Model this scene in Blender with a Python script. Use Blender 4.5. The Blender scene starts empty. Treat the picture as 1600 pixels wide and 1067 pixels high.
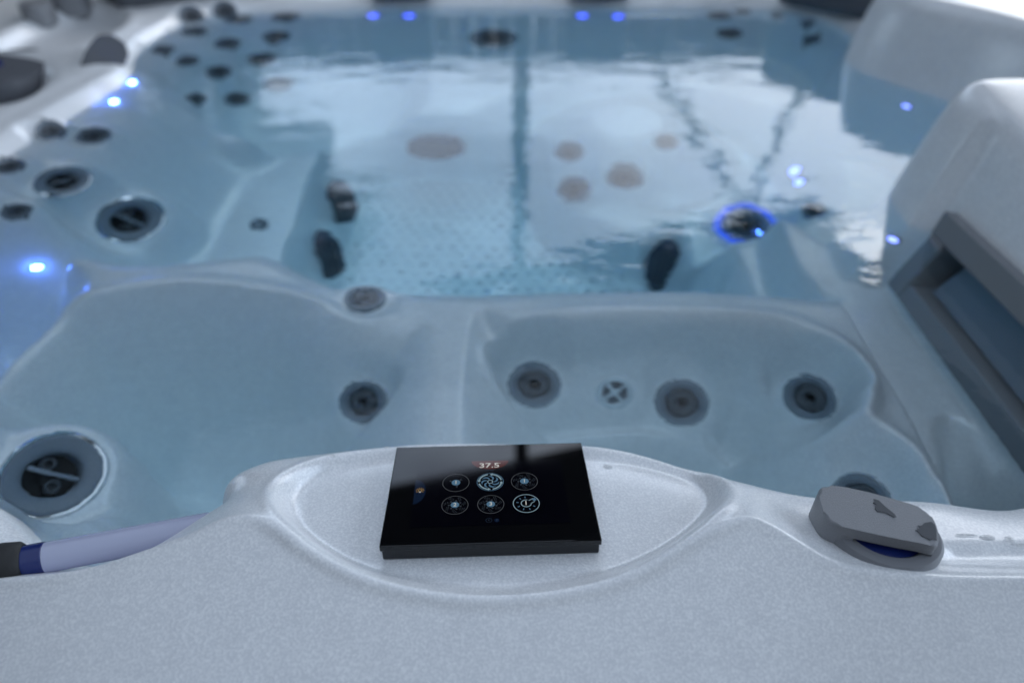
import bpy, bmesh, math, random
import numpy as np
from mathutils import Vector, Matrix
R_ = math.radians
random.seed(4); rng = np.random.default_rng(7)
S = bpy.context.scene
col = S.collection

# ------------------------------------------------------------------ camera
HC, TH, F = .43, R_(38), 1067.0            # camera height over the water, pitch, focal length in 1600-px pixels
cam = bpy.data.cameras.new('camera'); cam.lens = 24.0; cam.sensor_width = 36.0
cam.clip_start = .01; cam.clip_end = 2000
cam.dof.use_dof = True; cam.dof.focus_distance = .462; cam.dof.aperture_fstop = 2.8; cam.dof.aperture_blades = 9
co = bpy.data.objects.new('camera', cam); col.objects.link(co)
co.location = (0, 0, HC); co.rotation_euler = (R_(90) - TH, 0, 0)
S.camera = co

# ------------------------------------------------------------------ sky, sun, exposure
SUN_EL, SUN_AZ = R_(42), R_(35)            # azimuth from +y (ahead of the camera) towards +x
w = bpy.data.worlds.new('World'); S.world = w; w.use_nodes = True
nt = w.node_tree; bg = nt.nodes['Background']
sky = nt.nodes.new('ShaderNodeTexSky'); sky.sky_type = 'NISHITA'; sky.sun_disc = False
sky.sun_elevation = SUN_EL; sky.sun_rotation = SUN_AZ
sky.air_density = 1.0; sky.dust_density = 2.5; sky.ozone_density = 2.0
# broken white cloud over the blue
tc = nt.nodes.new('ShaderNodeTexCoord'); mp = nt.nodes.new('ShaderNodeMapping'); mp.inputs['Scale'].default_value = (1.6, 1.6, 4.0)
nz = nt.nodes.new('ShaderNodeTexNoise'); nz.inputs['Scale'].default_value = 1.7; nz.inputs['Detail'].default_value = 6; nz.inputs['Roughness'].default_value = .55
rp = nt.nodes.new('ShaderNodeValToRGB'); rp.color_ramp.elements[0].position = .25; rp.color_ramp.elements[1].position = .75
mx = nt.nodes.new('ShaderNodeMixRGB'); mx.inputs['Color2'].default_value = (12.5, 15.2, 18.2, 1)
mt = nt.nodes.new('ShaderNodeMath'); mt.operation = 'MULTIPLY'; mt.inputs[1].default_value = .8
L = nt.links.new
L(tc.outputs['Generated'], mp.inputs['Vector']); L(mp.outputs['Vector'], nz.inputs['Vector']); L(nz.outputs['Fac'], rp.inputs['Fac'])
L(rp.outputs['Color'], mt.inputs[0]); L(mt.outputs[0], mx.inputs['Fac']); L(sky.outputs['Color'], mx.inputs['Color1'])
L(mx.outputs['Color'], bg.inputs['Color']); bg.inputs['Strength'].default_value = .15
sl = bpy.data.lights.new('sun', 'SUN'); sl.energy = .6; sl.angle = R_(35); sl.color = (1, .96, .9)
so = bpy.data.objects.new('sun', sl); col.objects.link(so)
sd_ = Vector((math.sin(SUN_AZ) * math.cos(SUN_EL), math.cos(SUN_AZ) * math.cos(SUN_EL), math.sin(SUN_EL)))
so.rotation_euler = sd_.to_track_quat('Z', 'Y').to_euler()
S.view_settings.view_transform = 'Standard'; S.view_settings.look = 'None'
S.view_settings.exposure = .65; S.view_settings.gamma = 1
S.cycles.max_bounces = 16; S.cycles.transmission_bounces = 12; S.cycles.diffuse_bounces = 8
S.cycles.caustics_refractive = True; S.cycles.caustics_reflective = True; S.cycles.blur_glossy = 0
S.cycles.use_denoising = True

# ------------------------------------------------------------------ helpers
def tag(o, label=None, cat=None, group=None, kind=None):
    if label: o['label'] = label
    if cat: o['category'] = cat
    if group: o['group'] = group
    if kind: o['kind'] = kind
    return o

def empty(name, loc=(0, 0, 0)):
    o = bpy.data.objects.new(name, None); col.objects.link(o); o.location = loc; o.empty_display_size = .02
    return o

def link(name, me, m=None, parent=None, smooth=True, mw=None):
    if m is not None and not me.materials: me.materials.append(m)
    o = bpy.data.objects.new(name, me); col.objects.link(o)
    if mw is not None: o.matrix_basis = mw
    if parent is not None: o.parent = parent
    if smooth: me.polygons.foreach_set('use_smooth', [True] * len(me.polygons))
    return o

def bm_mesh(name, bm, sharp=None):
    bmesh.ops.recalc_face_normals(bm, faces=bm.faces)
    if sharp:
        for e in bm.edges:
            if len(e.link_faces) == 2 and e.calc_face_angle(0) > sharp: e.smooth = False
    me = bpy.data.meshes.new(name); bm.to_mesh(me); bm.free(); return me

def lathe(name, prof, n=40, a0=0., a1=2 * math.pi):
    bm = bmesh.new(); rings = []
    full = abs(a1 - a0 - 2 * math.pi) < 1e-6
    for r, z in prof:
        if r < 1e-6: rings.append([bm.verts.new((0, 0, z))])
        else: rings.append([bm.verts.new((r * math.cos(a0 + (a1 - a0) * k / n), r * math.sin(a0 + (a1 - a0) * k / n), z)) for k in range(n if full else n + 1)])
    for A, B in zip(rings, rings[1:]):
        m = max(len(A), len(B)); mm = m if full else m - 1
        for k in range(mm):
            a, b = A[k % len(A)], A[(k + 1) % len(A)]; c, d = B[(k + 1) % len(B)], B[k % len(B)]
            v = [a, b, c, d] if len(A) > 1 and len(B) > 1 else ([a, c, d] if len(A) == 1 else [a, b, d])
            bm.faces.new(v)
    return bm_mesh(name, bm, R_(40))

def rbox(name, sx, sy, sz, r=.002, seg=3, keep=None):
    bm = bmesh.new(); bmesh.ops.create_cube(bm, size=1)
    bmesh.ops.scale(bm, vec=(sx, sy, sz), verts=bm.verts)
    es = [e for e in bm.edges if keep is None or keep(e)]
    bmesh.ops.bevel(bm, geom=es, offset=r, segments=seg, profile=.5, affect='EDGES')
    bm.normal_update()
    for f in bm.faces:
        if max(abs(c) for c in f.normal) > .9999:
            for e in f.edges: e.smooth = False
    return bm_mesh(name, bm, R_(50))

def prism(name, pts, z0, z1, bev=0., seg=3):
    bm = bmesh.new()
    lo = [bm.verts.new((x, y, z0)) for x, y in pts]; hi = [bm.verts.new((x, y, z1)) for x, y in pts]
    n = len(pts)
    bm.faces.new(list(reversed(lo))); top = bm.faces.new(hi)
    for k in range(n): bm.faces.new((lo[k], lo[(k + 1) % n], hi[(k + 1) % n], hi[k]))
    if bev: bmesh.ops.bevel(bm, geom=list(top.edges), offset=bev, segments=seg, profile=.5, affect='EDGES')
    bm.normal_update()
    for f in bm.faces:
        if abs(f.normal.z) > .9999:
            for e in f.edges: e.smooth = False
    return bm_mesh(name, bm, R_(45))

def tube(name, path, r, n=14):
    bm = bmesh.new(); rings = []
    P = [Vector(p) for p in path]
    for i, p in enumerate(P):
        t = (P[min(i + 1, len(P) - 1)] - P[max(i - 1, 0)]).normalized()
        a = t.orthogonal().normalized() if i == 0 else (a - t * a.dot(t)).normalized()
        b = t.cross(a); rr = r[i] if isinstance(r, (list, tuple)) else r
        rings.append([bm.verts.new(p + (a * math.cos(2 * math.pi * k / n) + b * math.sin(2 * math.pi * k / n)) * rr) for k in range(n)])
    for A, B in zip(rings, rings[1:]):
        for k in range(n): bm.faces.new((A[k], A[(k + 1) % n], B[(k + 1) % n], B[k]))
    bm.faces.new(rings[0]); bm.faces.new(rings[-1])
    return bm_mesh(name, bm, R_(50))

def mat(name, c, rough=.5, metal=0., spec=.5, coat=0., emit=None, es=0., bump=None, mottle=None):
    m = bpy.data.materials.new(name); m.use_nodes = True; t = m.node_tree; b = t.nodes['Principled BSDF']
    b.inputs['Base Color'].default_value = (*c, 1); b.inputs['Roughness'].default_value = rough
    b.inputs['Metallic'].default_value = metal; b.inputs['Specular IOR Level'].default_value = spec
    b.inputs['Coat Weight'].default_value = coat
    if emit: b.inputs['Emission Color'].default_value = (*emit, 1); b.inputs['Emission Strength'].default_value = es
    ob = t.nodes.new('ShaderNodeTexCoord')
    if mottle:
        sc, lo, hi = mottle
        n = t.nodes.new('ShaderNodeTexNoise'); n.inputs['Scale'].default_value = sc; n.inputs['Detail'].default_value = 4
        r = t.nodes.new('ShaderNodeValToRGB'); r.color_ramp.elements[0].position = .3; r.color_ramp.elements[1].position = .72
        r.color_ramp.elements[0].color = (*[x * lo for x in c], 1); r.color_ramp.elements[1].color = (*[min(1, x * hi) for x in c], 1)
        t.links.new(ob.outputs['Object'], n.inputs['Vector']); t.links.new(n.outputs['Fac'], r.inputs['Fac']); t.links.new(r.outputs['Color'], b.inputs['Base Color'])
    if bump:
        sc, st = bump
        n = t.nodes.new('ShaderNodeTexNoise'); n.inputs['Scale'].default_value = sc; n.inputs['Detail'].default_value = 3
        bu = t.nodes.new('ShaderNodeBump'); bu.inputs['Strength'].default_value = st; bu.inputs['Distance'].default_value = .002
        t.links.new(ob.outputs['Object'], n.inputs['Vector']); t.links.new(n.outputs['Fac'], bu.inputs['Height']); t.links.new(bu.outputs['Normal'], b.inputs['Normal'])
    return m

def pearl():
    m = bpy.data.materials.new('pearl_acrylic'); m.use_nodes = True; t = m.node_tree; b = t.nodes['Principled BSDF']
    tc = t.nodes.new('ShaderNodeTexCoord')
    def noise(sc, det, ro=.6):
        n = t.nodes.new('ShaderNodeTexNoise'); n.inputs['Scale'].default_value = sc; n.inputs['Detail'].default_value = det; n.inputs['Roughness'].default_value = ro
        t.links.new(tc.outputs['Object'], n.inputs['Vector']); return n
    n1 = noise(620, 2, .5); n2 = noise(60, 4); n3 = noise(900, 2)
    r1 = t.nodes.new('ShaderNodeValToRGB'); r1.color_ramp.elements[0].position = .40; r1.color_ramp.elements[1].position = .72
    r1.color_ramp.elements[0].color = (.755, .765, .78, 1); r1.color_ramp.elements[1].color = (.95, .953, .955, 1)
    t.links.new(n1.outputs['Fac'], r1.inputs['Fac'])
    r2 = t.nodes.new('ShaderNodeValToRGB'); r2.color_ramp.elements[0].color = (.955, .955, .96, 1); r2.color_ramp.elements[1].color = (1, 1, 1, 1)
    r2.color_ramp.elements[0].position = .35; r2.color_ramp.elements[1].position = .65
    t.links.new(n2.outputs['Fac'], r2.inputs['Fac'])
    x = t.nodes.new('ShaderNodeMixRGB'); x.blend_type = 'MULTIPLY'; x.inputs['Fac'].default_value = 1
    t.links.new(r1.outputs['Color'], x.inputs['Color1']); t.links.new(r2.outputs['Color'], x.inputs['Color2'])
    t.links.new(x.outputs['Color'], b.inputs['Base Color'])
    b.inputs['Metallic'].default_value = .12; b.inputs['Specular IOR Level'].default_value = .4; b.inputs['Roughness'].default_value = .33
    b.inputs['Coat Weight'].default_value = .35; b.inputs['Coat Roughness'].default_value = .16
    bu = t.nodes.new('ShaderNodeBump'); bu.inputs['Strength'].default_value = .06; bu.inputs['Distance'].default_value = .0005
    t.links.new(n3.outputs['Fac'], bu.inputs['Height']); t.links.new(bu.outputs['Normal'], b.inputs['Normal'])
    return m

def water_mat():
    m = bpy.data.materials.new('water'); m.use_nodes = True; t = m.node_tree; t.nodes.remove(t.nodes['Principled BSDF'])
    o = t.nodes['Material Output']; g = t.nodes.new('ShaderNodeBsdfGlass'); g.inputs['IOR'].default_value = 1.33; g.inputs['Roughness'].default_value = 0
    tc = t.nodes.new('ShaderNodeTexCoord'); mp = t.nodes.new('ShaderNodeMapping'); mp.inputs['Scale'].default_value = (1, 1.7, 1)
    n = t.nodes.new('ShaderNodeTexNoise'); n.inputs['Scale'].default_value = 9; n.inputs['Detail'].default_value = 4; n.inputs['Roughness'].default_value = .5
    bu = t.nodes.new('ShaderNodeBump'); bu.inputs['Strength'].default_value = 1; bu.inputs['Distance'].default_value = .0013
    t.links.new(tc.outputs['Object'], mp.inputs['Vector']); t.links.new(mp.outputs['Vector'], n.inputs['Vector'])
    t.links.new(n.outputs['Fac'], bu.inputs['Height']); t.links.new(bu.outputs['Normal'], g.inputs['Normal'])
    v = t.nodes.new('ShaderNodeVolumeAbsorption'); v.inputs['Color'].default_value = (.15, .82, .985, 1); v.inputs['Density'].default_value = .5
    t.links.new(g.outputs['BSDF'], o.inputs['Surface']); t.links.new(v.outputs['Volume'], o.inputs['Volume'])
    return m

M = dict(
    pearl=pearl(), water=water_mat(),
    jet=mat('jet_grey', (.20, .23, .27), .35, mottle=(30, .85, 1.1)), jetdark=mat('jet_dark', (.10, .11, .125), .35),
    jetlight=mat('nozzle_grey', (.22, .24, .27), .32), chrome=mat('chrome', (.75, .76, .78), .14, 1.),
    hole=mat('jet_hole', (.008, .009, .011), .6), cover=mat('suction_grey', (.055, .065, .10), .45),
    filt=mat('filter_grey', (.19, .20, .215), .45, bump=(240, .1)), flap=mat('flap_grey', (.15, .175, .21), .4),
    cap=mat('cap_grey', (.23, .235, .25), .42, bump=(1400, .25), mottle=(900, .94, 1.06)), capbase=mat('cap_base_grey', (.19, .195, .21), .38),
    wet=mat('wet_grey', (.13, .133, .142), .08, spec=.6), bluein=mat('blue_insert', (.010, .022, .13), .25),
    pillow=mat('pillow_foam', (.085, .09, .105), .6, bump=(300, .3)), black=mat('panel_black', (.006, .0065, .008), .35),
    rubber=mat('black_rubber', (.012, .012, .013), .55, bump=(500, .1)),
    lens=mat('led_lens', (.2, .25, .9), .2, emit=(.08, .20, 1.0), es=55), lensmid=mat('led_lens_mid', (.2, .25, .9), .2, emit=(.12, .2, 1.0), es=22), lensdim=mat('led_lens_dim', (.2, .25, .9), .2, emit=(.2, .28, 1.0), es=2.2), lensfar=mat('led_lens_far', (.1, .15, .9), .2, emit=(.06, .10, 1.0), es=3),
    halo=mat('jet_halo', (.1, .2, .9), .3, emit=(.05, .13, 1.0), es=.3),  # glowing ring stands in for the blue halo cast round the lit jet
    trim=mat('pale_trim', (.42, .46, .50), .2, .6), clear=mat('clear_fitting', (.62, .68, .72), .15, coat=.5),
    wood=mat('dark_timber', (.035, .03, .026), .6), rope=mat('dark_rope', (.018, .018, .02), .8),
    bark=mat('bark', (.05, .04, .03), .9), leaf=mat('leaf', (.028, .05, .018), .6), paving=mat('paving', (.2, .2, .2), .8, mottle=(3, .8, 1.15)),
    skirt=mat('cabinet_grey', (.045, .047, .052), .6),
)

def ray(px, py):
    u = (px - 800) / F; v = (533.5 - py) / F
    d = np.array([u, math.cos(TH) + v * math.sin(TH), -math.sin(TH) + v * math.cos(TH)]); return d / np.linalg.norm(d)
def refr(d):
    h = math.hypot(d[0], d[1]); s = h / 1.33; return np.array([d[0] / h * s, d[1] / h * s, -math.sqrt(1 - s * s)])
def at(px, py, z):
    """the point at height z seen at a photograph pixel (bent at the water, z = 0)"""
    d = ray(px, py); C = np.array([0, 0, HC])
    if z >= 0: return C + d * ((z - HC) / d[2])
    P = C + d * (-HC / d[2]); r = refr(d); return P + r * (z / r[2])

# ------------------------------------------------------------------ the tub shell: one height field
def axis(spans):
    out = []
    for a, b, s in spans: out.append(np.linspace(a, b, int(round((b - a) / s)), endpoint=False))
    return np.concatenate(out + [[spans[-1][1]]])
XS = axis([(-1.36, -.42, .0068), (-.42, .42, .0023), (.42, 1.30, .0068)])
YS = axis([(.06, .42, .0018), (.42, 1.0, .0048), (1.0, 2.3, .0065)])
GX, GY = np.meshgrid(XS, YS)
sh = GX.shape

def smooth_poly(p, n=6, closed=True):
    p = np.array(p, float)[:, :2]; N = len(p); out = []
    rngk = range(N) if closed else range(N - 1)
    for i in rngk:
        if closed: a, b, c, d = p[i - 1], p[i], p[(i + 1) % N], p[(i + 2) % N]
        else: a, b, c, d = p[max(i - 1, 0)], p[i], p[i + 1], p[min(i + 2, N - 1)]
        for k in range(n):
            t = k / n
            out.append(.5 * (2 * b + (c - a) * t + (2 * a - 5 * b + 4 * c - d) * t * t + (3 * b - a - 3 * c + d) * t ** 3))
    if not closed: out.append(p[-1])
    return np.array(out)

def dist(poly, closed=True, signed=True, margin=.45):
    """distance field to a polyline; negative inside when signed"""
    P = np.asarray(poly); lo = P.min(0) - margin; hi = P.max(0) + margin
    ix = (XS >= lo[0]) & (XS <= hi[0]); iy = (YS >= lo[1]) & (YS <= hi[1])
    D = np.full(sh, margin); sub = np.ix_(iy, ix)
    x = GX[sub]; y = GY[sub]; d2 = np.full(x.shape, 9.); ins = np.zeros(x.shape, bool)
    Q = np.roll(P, -1, 0) if closed else P[1:]
    for a, b in zip(P if closed else P[:-1], Q):
        e = b - a; l = e @ e + 1e-12
        t = np.clip(((x - a[0]) * e[0] + (y - a[1]) * e[1]) / l, 0, 1)
        np.minimum(d2, (x - a[0] - t * e[0]) ** 2 + (y - a[1] - t * e[1]) ** 2, out=d2)
        if signed and abs(e[1]) > 1e-12:
            c = ((a[1] > y) != (b[1] > y)) & (x < e[0] * (y - a[1]) / e[1] + a[0]); ins ^= c
    d = np.sqrt(d2)
    if signed: d = np.where(ins, -d, d)
    D[sub] = d; return D

def ss(t): t = np.clip(t, 0, 1); return t * t * (3 - 2 * t)
def lerp(a, b, t): return a + (b - a) * t
def smax(a, b, k): h = np.clip(.5 + .5 * (a - b) / k, 0, 1); return lerp(b, a, h) + k * h * (1 - h)
def smin(a, b, k): return -smax(-a, -b, k)
def W2(pts, z): return [at(x, y, z)[:2] for x, y in pts]

def tps(P, lam=1e-5):
    P = np.array(P, float); n = len(P); sc = .1
    X = P[:, :2] / sc
    def U(r2): return np.where(r2 > 1e-12, .5 * r2 * np.log(np.maximum(r2, 1e-12)), 0)
    A = np.zeros((n + 3, n + 3)); A[:n, :n] = U(((X[:, None] - X[None]) ** 2).sum(-1)) + lam * np.eye(n)
    A[:n, n] = 1; A[:n, n + 1:] = X; A[n, :n] = 1; A[n + 1:, :n] = X.T
    c = np.linalg.solve(A, np.concatenate([P[:, 2], [0, 0, 0]]))
    def f(x, y):
        o = c[n] + c[n + 1] * x / sc + c[n + 2] * y / sc
        for i in range(n): o = o + c[i] * U((x / sc - X[i, 0]) ** 2 + (y / sc - X[i, 1]) ** 2)
        return o
    return f

# control panel pose (rests on the recess floor)
PC = np.array([-.01511, .30974, .05809]); PR = (R_(-9.47), R_(.26), R_(2.25)); PW, PH = .14, .10133
def floorz(x, y): return PC[2] - .0128 - .1668 * (y - PC[1]) + .0045 * (x - PC[0])

# near rim: a sloping front face, and behind its crest the surface read off the photograph
SL = .42
def front(y): return .0645 + SL * (y - .225) - .9 * np.maximum(.165 - y, 0) ** 1.5 * 3
def crest(px, py):
    d = ray(px, py); t = (.0645 + SL * (0 - .225) - HC) / (d[2] - SL * d[1]); return np.array([0, 0, HC]) + d * t
LIP = [(-120, 906), (0, 905), (100, 895), (200, 870), (300, 835), (340, 816), (375, 807), (412, 814), (480, 862), (560, 905), (660, 932), (760, 942), (870, 934), (985, 905), (1080, 850), (1130, 822), (1175, 811), (1230, 838), (1300, 878), (1400, 897), (1600, 906), (1750, 908)]
lip3 = np.array([crest(*p) for p in LIP])
rim_pts = [tuple(p) for p in lip3[1:-1]]
for x, y, z in [
    (420, 765, .066), (440, 735, .055), (1150, 770, .066), (1120, 742, .055),
    (375, 724, .050), (450, 702, .045), (600, 687, .041), (700, 681, .040), (900, 684, .040), (1000, 699, .044), (1100, 727, .048), (1200, 752, .050),
    (1300, 772, .050), (1450, 778, .047), (1600, 790, .045), (1560, 840, .053), (1330, 830, .056), (1250, 800, .057), (1450, 850, .055),
    ]: p = at(x, y, z); rim_pts.append((p[0], p[1], z))
rim_pts += [(-.325, .256, .042), (-.28, .260, .042), (-.245, .268, .046), (-.42, .34, .034), (-.36, .30, .034), (-.335, .283, .034), (-.40, .40, .034), (.46, .25, .064), (.46, .34, .046), (.6, .3, .05), (-.6, .3, .04)]
RIM = tps(rim_pts)(GX, np.clip(GY, .20, .45))
lipw = smooth_poly(lip3[:, :2], closed=False)
dl = dist(lipw, closed=False, signed=False, margin=.1)
sdl = dl * np.sign(GY - np.interp(GX, lipw[:, 0], lipw[:, 1]))

# recess that holds the panel
rec = smooth_poly([(p[0], p[1]) for p in [at(x, y, .05) for x, y in
    [(600, 703), (520, 722), (472, 755), (458, 790), (478, 832), (545, 880), (640, 910), (760, 922), (890, 912), (990, 884), (1066, 838), (1106, 790), (1092, 745), (1040, 718), (950, 700), (760, 692)]]])
dr = dist(rec, margin=.1)
FL = floorz(GX, GY)
RIM = lerp(FL, RIM, ss((dr + .001) / .013))
RIM = RIM + .0022 * np.exp(-((dr - .013) / .005) ** 2) * ss((GY - .21) / .02 + .5)
# the crisp crest along the front, and the face that falls away from it
RIM = lerp(front(GY), RIM, ss((sdl + .0045) / .006))
RIM = RIM + .0018 * np.exp(-((sdl - .001) / .0032) ** 2)
# channel step right of the valve
chan = smooth_poly([at(x, y, .054)[:2] for x, y in [(1475, 862), (1500, 852), (1800, 850), (1800, 893), (1480, 890)]], n=4)
dc = dist(chan, margin=.1)
RIM = RIM - .005 * ss(-dc / .012 + .3)

# basin outline at the rim
nearedge = [at(x, y, z)[:2] for x, y, z in [(-60, 760, .02), (0, 800, .02), (64, 858, .02)]] + [(-.285, .272), (-.250, .280), (-.224, .292)] + \
    [at(x, y, z)[:2] for x, y, z in [(350, 772, .055), (352, 735, .052), (390, 716, .049), (450, 702, .045), (600, 686, .041), (700, 681, .040), (900, 684, .040), (1000, 699, .044), (1100, 727, .047), (1200, 752, .047), (1300, 770, .045), (1450, 776, .041), (1590, 788, .040)]]
basin = smooth_poly(nearedge + [(.425, .335), (.52, .37), (.543, .44), (.546, .55), (.550, .66), (.557, .84), (.575, .885), (.63, .895), (.72, .90), (.79, .94), (.80, 1.0), (.86, 1.12), (.835, 1.28), (.76, 1.42), (.742, 1.52), (.77, 1.60), (.81, 1.72), (.80, 1.86), (.70, 2.0), (.50, 2.03), (.2, 2.045), (-.2, 2.045), (-.5, 2.04), (-.71, 2.02), (-.84, 1.95), (-.88, 1.80), (-.87, 1.62), (-.84, 1.50), (-.81, 1.42), (-.82, 1.3), (-.835, 1.15), (-.84, .98), (-.80, .78), (-.70, .60), (-.55, .46)], n=6)
db = dist(basin, margin=.6)

# rim heights round the basin
side = .030 + 0 * GX
rightmask = ss((GX - .40) / .08)
side = lerp(side, .125 + .04 * np.clip((GY - .55) / .32, -.6, 1), rightmask * ss((GY - .36) / .10) * ss((1.00 - GY) / .06))           # near block
side = lerp(side, .150, ss((GX - .60) / .06) * ss((GY - 1.08) / .05) * ss((1.60 - GY) / .06))  # far block
nearw = ss((.46 - GY) / .08)
side = lerp(side, RIM, nearw)
# hollows in the left rim
cl = dist(smooth_poly([(-1.12, 1.12), (-1.02, 1.12), (-.90, 1.16), (-.865, 1.24), (-.90, 1.36), (-1.0, 1.44), (-1.12, 1.46)]), margin=.2)
side = side - .05 * ss(-cl / .05 + .25)
ck = dist(smooth_poly([(-1.12, 1.56), (-1.0, 1.50), (-.93, 1.58), (-.92, 1.72), (-.99, 1.86), (-1.12, 1.9)]), margin=.2)
side = side - .028 * ss(-ck / .04 + .25) + .006 * np.exp(-((ck - .02) / .012) ** 2)

# interior relief, metres below the water
I = np.full(sh, -.37)
# shelves behind the blocks and along the right wall
I = lerp(I, -.27, ss((GX - .30) / .07) * ss((1.15 - GY) / .1) * ss((GY - .7) / .06))
lb = dist(smooth_poly(W2([(1215, 318), (1340, 392), (1460, 520), (1400, 560), (1290, 470), (1225, 400)], -.16), n=4), margin=.3)
I = lerp(I, -.17, ss(-lb / .035 + .4))
# far-left round seat with a high back
fl = dist(smooth_poly([(-.70, 1.88), (-.42, 1.93), (-.26, 1.84), (-.24, 1.62), (-.34, 1.46), (-.52, 1.40), (-.70, 1.46), (-.76, 1.64)]), margin=.4)
I = lerp(I, -.46, ss(-fl / .08 + .5))
# ledge between the two left seats
lg = dist(np.array([(-.80, 1.36), (-.66, 1.37), (-.56, 1.34)]), closed=False, signed=False, margin=.3)
I = smax(I, -.26 - ss(lg / .16) * .35, .05)
# left lounge seat: slopes from the wall down to the foot well
ll = dist(smooth_poly([(-.80, .86), (-.50, .84), (-.42, .96), (-.44, 1.22), (-.56, 1.30), (-.80, 1.30)]), margin=.3)
I = lerp(I, -.36 + .22 * ss((-.52 - GX) / .20), ss(-ll / .16 + .5))
# far-right dome with jets
bd2 = np.sqrt(((GX - .26) / .36) ** 2 + ((GY - 1.38) / .36) ** 2)
I = lerp(I, -.50, ss((1.2 - bd2) / .4))
bd = np.sqrt(((GX - .26) / .20) ** 2 + ((GY - 1.52) / .22) ** 2)
I = lerp(I, -.34, ss((1.25 - bd) / .9) * .95)
# foot well
well = smooth_poly(W2([(452, 418), (470, 345), (496, 258), (540, 198), (640, 182), (760, 184)], -.37) + W2([(838, 225), (862, 300), (910, 345), (1000, 374), (1062, 362)], -.52) + W2([(1096, 400), (1112, 470), (800, 480), (560, 460)], -.37), n=5)
dw = dist(well, margin=.4)
I = lerp(I, -.62, ss((-dw + .012) / .07))
# near-right trough with sloping far wall
tr = smooth_poly(W2([(742, 516), (800, 510), (1000, 511), (1180, 514), (1255, 528), (1315, 560), (1346, 605), (1344, 645), (1336, 668), (1392, 702), (1440, 752), (1470, 810)], -.15) + [(.36, .36), (.1, .40), (-.03, .41)], n=4)
dt = dist(tr, margin=.3)
# near-left bucket
bu = smooth_poly(W2([(-60, 600), (16, 560), (96, 492), (200, 466), (310, 455), (450, 466), (540, 497), (620, 504), (668, 512)], -.14) + [(-.092, .57), (-.095, .46), (-.14, .40), (-.22, .36), (-.35, .36), (-.50, .45), (-.60, .54)], n=4)
dbk = dist(bu, margin=.3)
# divider top and left arm (a pale ledge just under the surface)
dv = smooth_poly(W2([(105, 398), (200, 412), (300, 406), (390, 393), (430, 397), (490, 424), (545, 438), (700, 447), (900, 452), (1110, 452), (1250, 455), (1370, 470)], -.13) + W2([(1440, 600), (1480, 760)], -.15) + [(.36, .36), (0, .38), (-.3, .34), (-.60, .54)] + W2([(-40, 600), (10, 560), (92, 485), (126, 440)], -.13), n=4)
dd = dist(dv, margin=.4)
Ltop = -.135 + .012 * np.sin(GX * 9)
I = lerp(I, smax(I, Ltop, .03), ss((-dd + .016) / .04))
I = np.where(dd < .2, smax(I, Ltop - .55 * ss((dd + .01) / .11) , .03), I)
tt = np.clip((-dt + .006) / .19, 0, 1)
I = lerp(I, -.46, .45 * ss(tt) + .55 * tt)
I = lerp(I, -.50 + .03 * np.cos((GX + .33) * 9), ss((-dbk + .006) / (.17 + .10 * ss((GX + .32) / .18))))
# crisp creases of the ledge edges
soft = ss(np.abs(GX + .06) / .10 - .5)
I = I + soft * (.013 * np.exp(-((dbk - .006) / .010) ** 2) + .013 * np.exp(-((dt - .006) / .010) ** 2))

# wall width: steep on the right, leaning back on the left and far sides
ww = .055 + .17 * ss((-GX - .30) / .3) * ss((GY - .75) / .2) + .06 * ss((GY - 1.65) / .2) * ss((.7 - GX) / .1) + .035 * ss((GX - .40) / .06) * ss((GY - .40) / .08) * ss((1.65 - GY) / .1)
tw = np.clip(-db / ww, 0, 1)
lin = .12 + .68 * ss((GX - .40) / .06)
drop = lerp(ss(tw), tw, lin)
edge = .012
HGT = lerp(side - .010 * ss((db + .02) / .02), I, drop)
HGT = np.where(db > 0, side - .010 * np.exp(-np.maximum(db, 0) / edge), HGT)
def blur(A, k=1):
    for _ in range(k):
        A = np.pad(A, 1, mode='edge'); A = (A[:-2] + 2 * A[1:-1] + A[2:]) / 4; A = (A[:, :-2] + 2 * A[:, 1:-1] + A[:, 2:]) / 4
    return A
HGT = np.where(GY > .43, blur(HGT, 4), blur(HGT, 2))

# the wall steps back behind the skimmer frame
zpl = np.maximum(-.045 + (GX - .531) / .2, -.168); mfr = ss((GY - .28) / .03) * ss((.80 - GY) / .03) * (GX > .42)
HGT = lerp(HGT, np.minimum(HGT, zpl), mfr)
def hz(x, y):
    i = np.clip(np.searchsorted(XS, x) - 1, 0, len(XS) - 2); j = np.clip(np.searchsorted(YS, y) - 1, 0, len(YS) - 2)
    u = (x - XS[i]) / (XS[i + 1] - XS[i]); v = (y - YS[j]) / (YS[j + 1] - YS[j])
    return lerp(lerp(HGT[j, i], HGT[j, i + 1], u), lerp(HGT[j + 1, i], HGT[j + 1, i + 1], u), v)
def hit(px, py):
    """where the sight line of a pixel meets the shell, and the shell's normal there"""
    d = ray(px, py); C = np.array([0, 0, HC]); s = .25; wet = False; p = C + d * s
    for _ in range(4000):
        q = p + d * .0015
        if not wet and q[2] < 0 and hz(q[0], q[1]) < -.0: wet = True; d = refr(d); q = p + d * .0015
        if q[2] < hz(q[0], q[1]): break
        p = q
    e = .012
    n = np.array([-(hz(p[0] + e, p[1]) - hz(p[0] - e, p[1])) / (2 * e), -(hz(p[0], p[1] + e) - hz(p[0], p[1] - e)) / (2 * e), 1.]); n /= np.linalg.norm(n)
    return p, n

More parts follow.
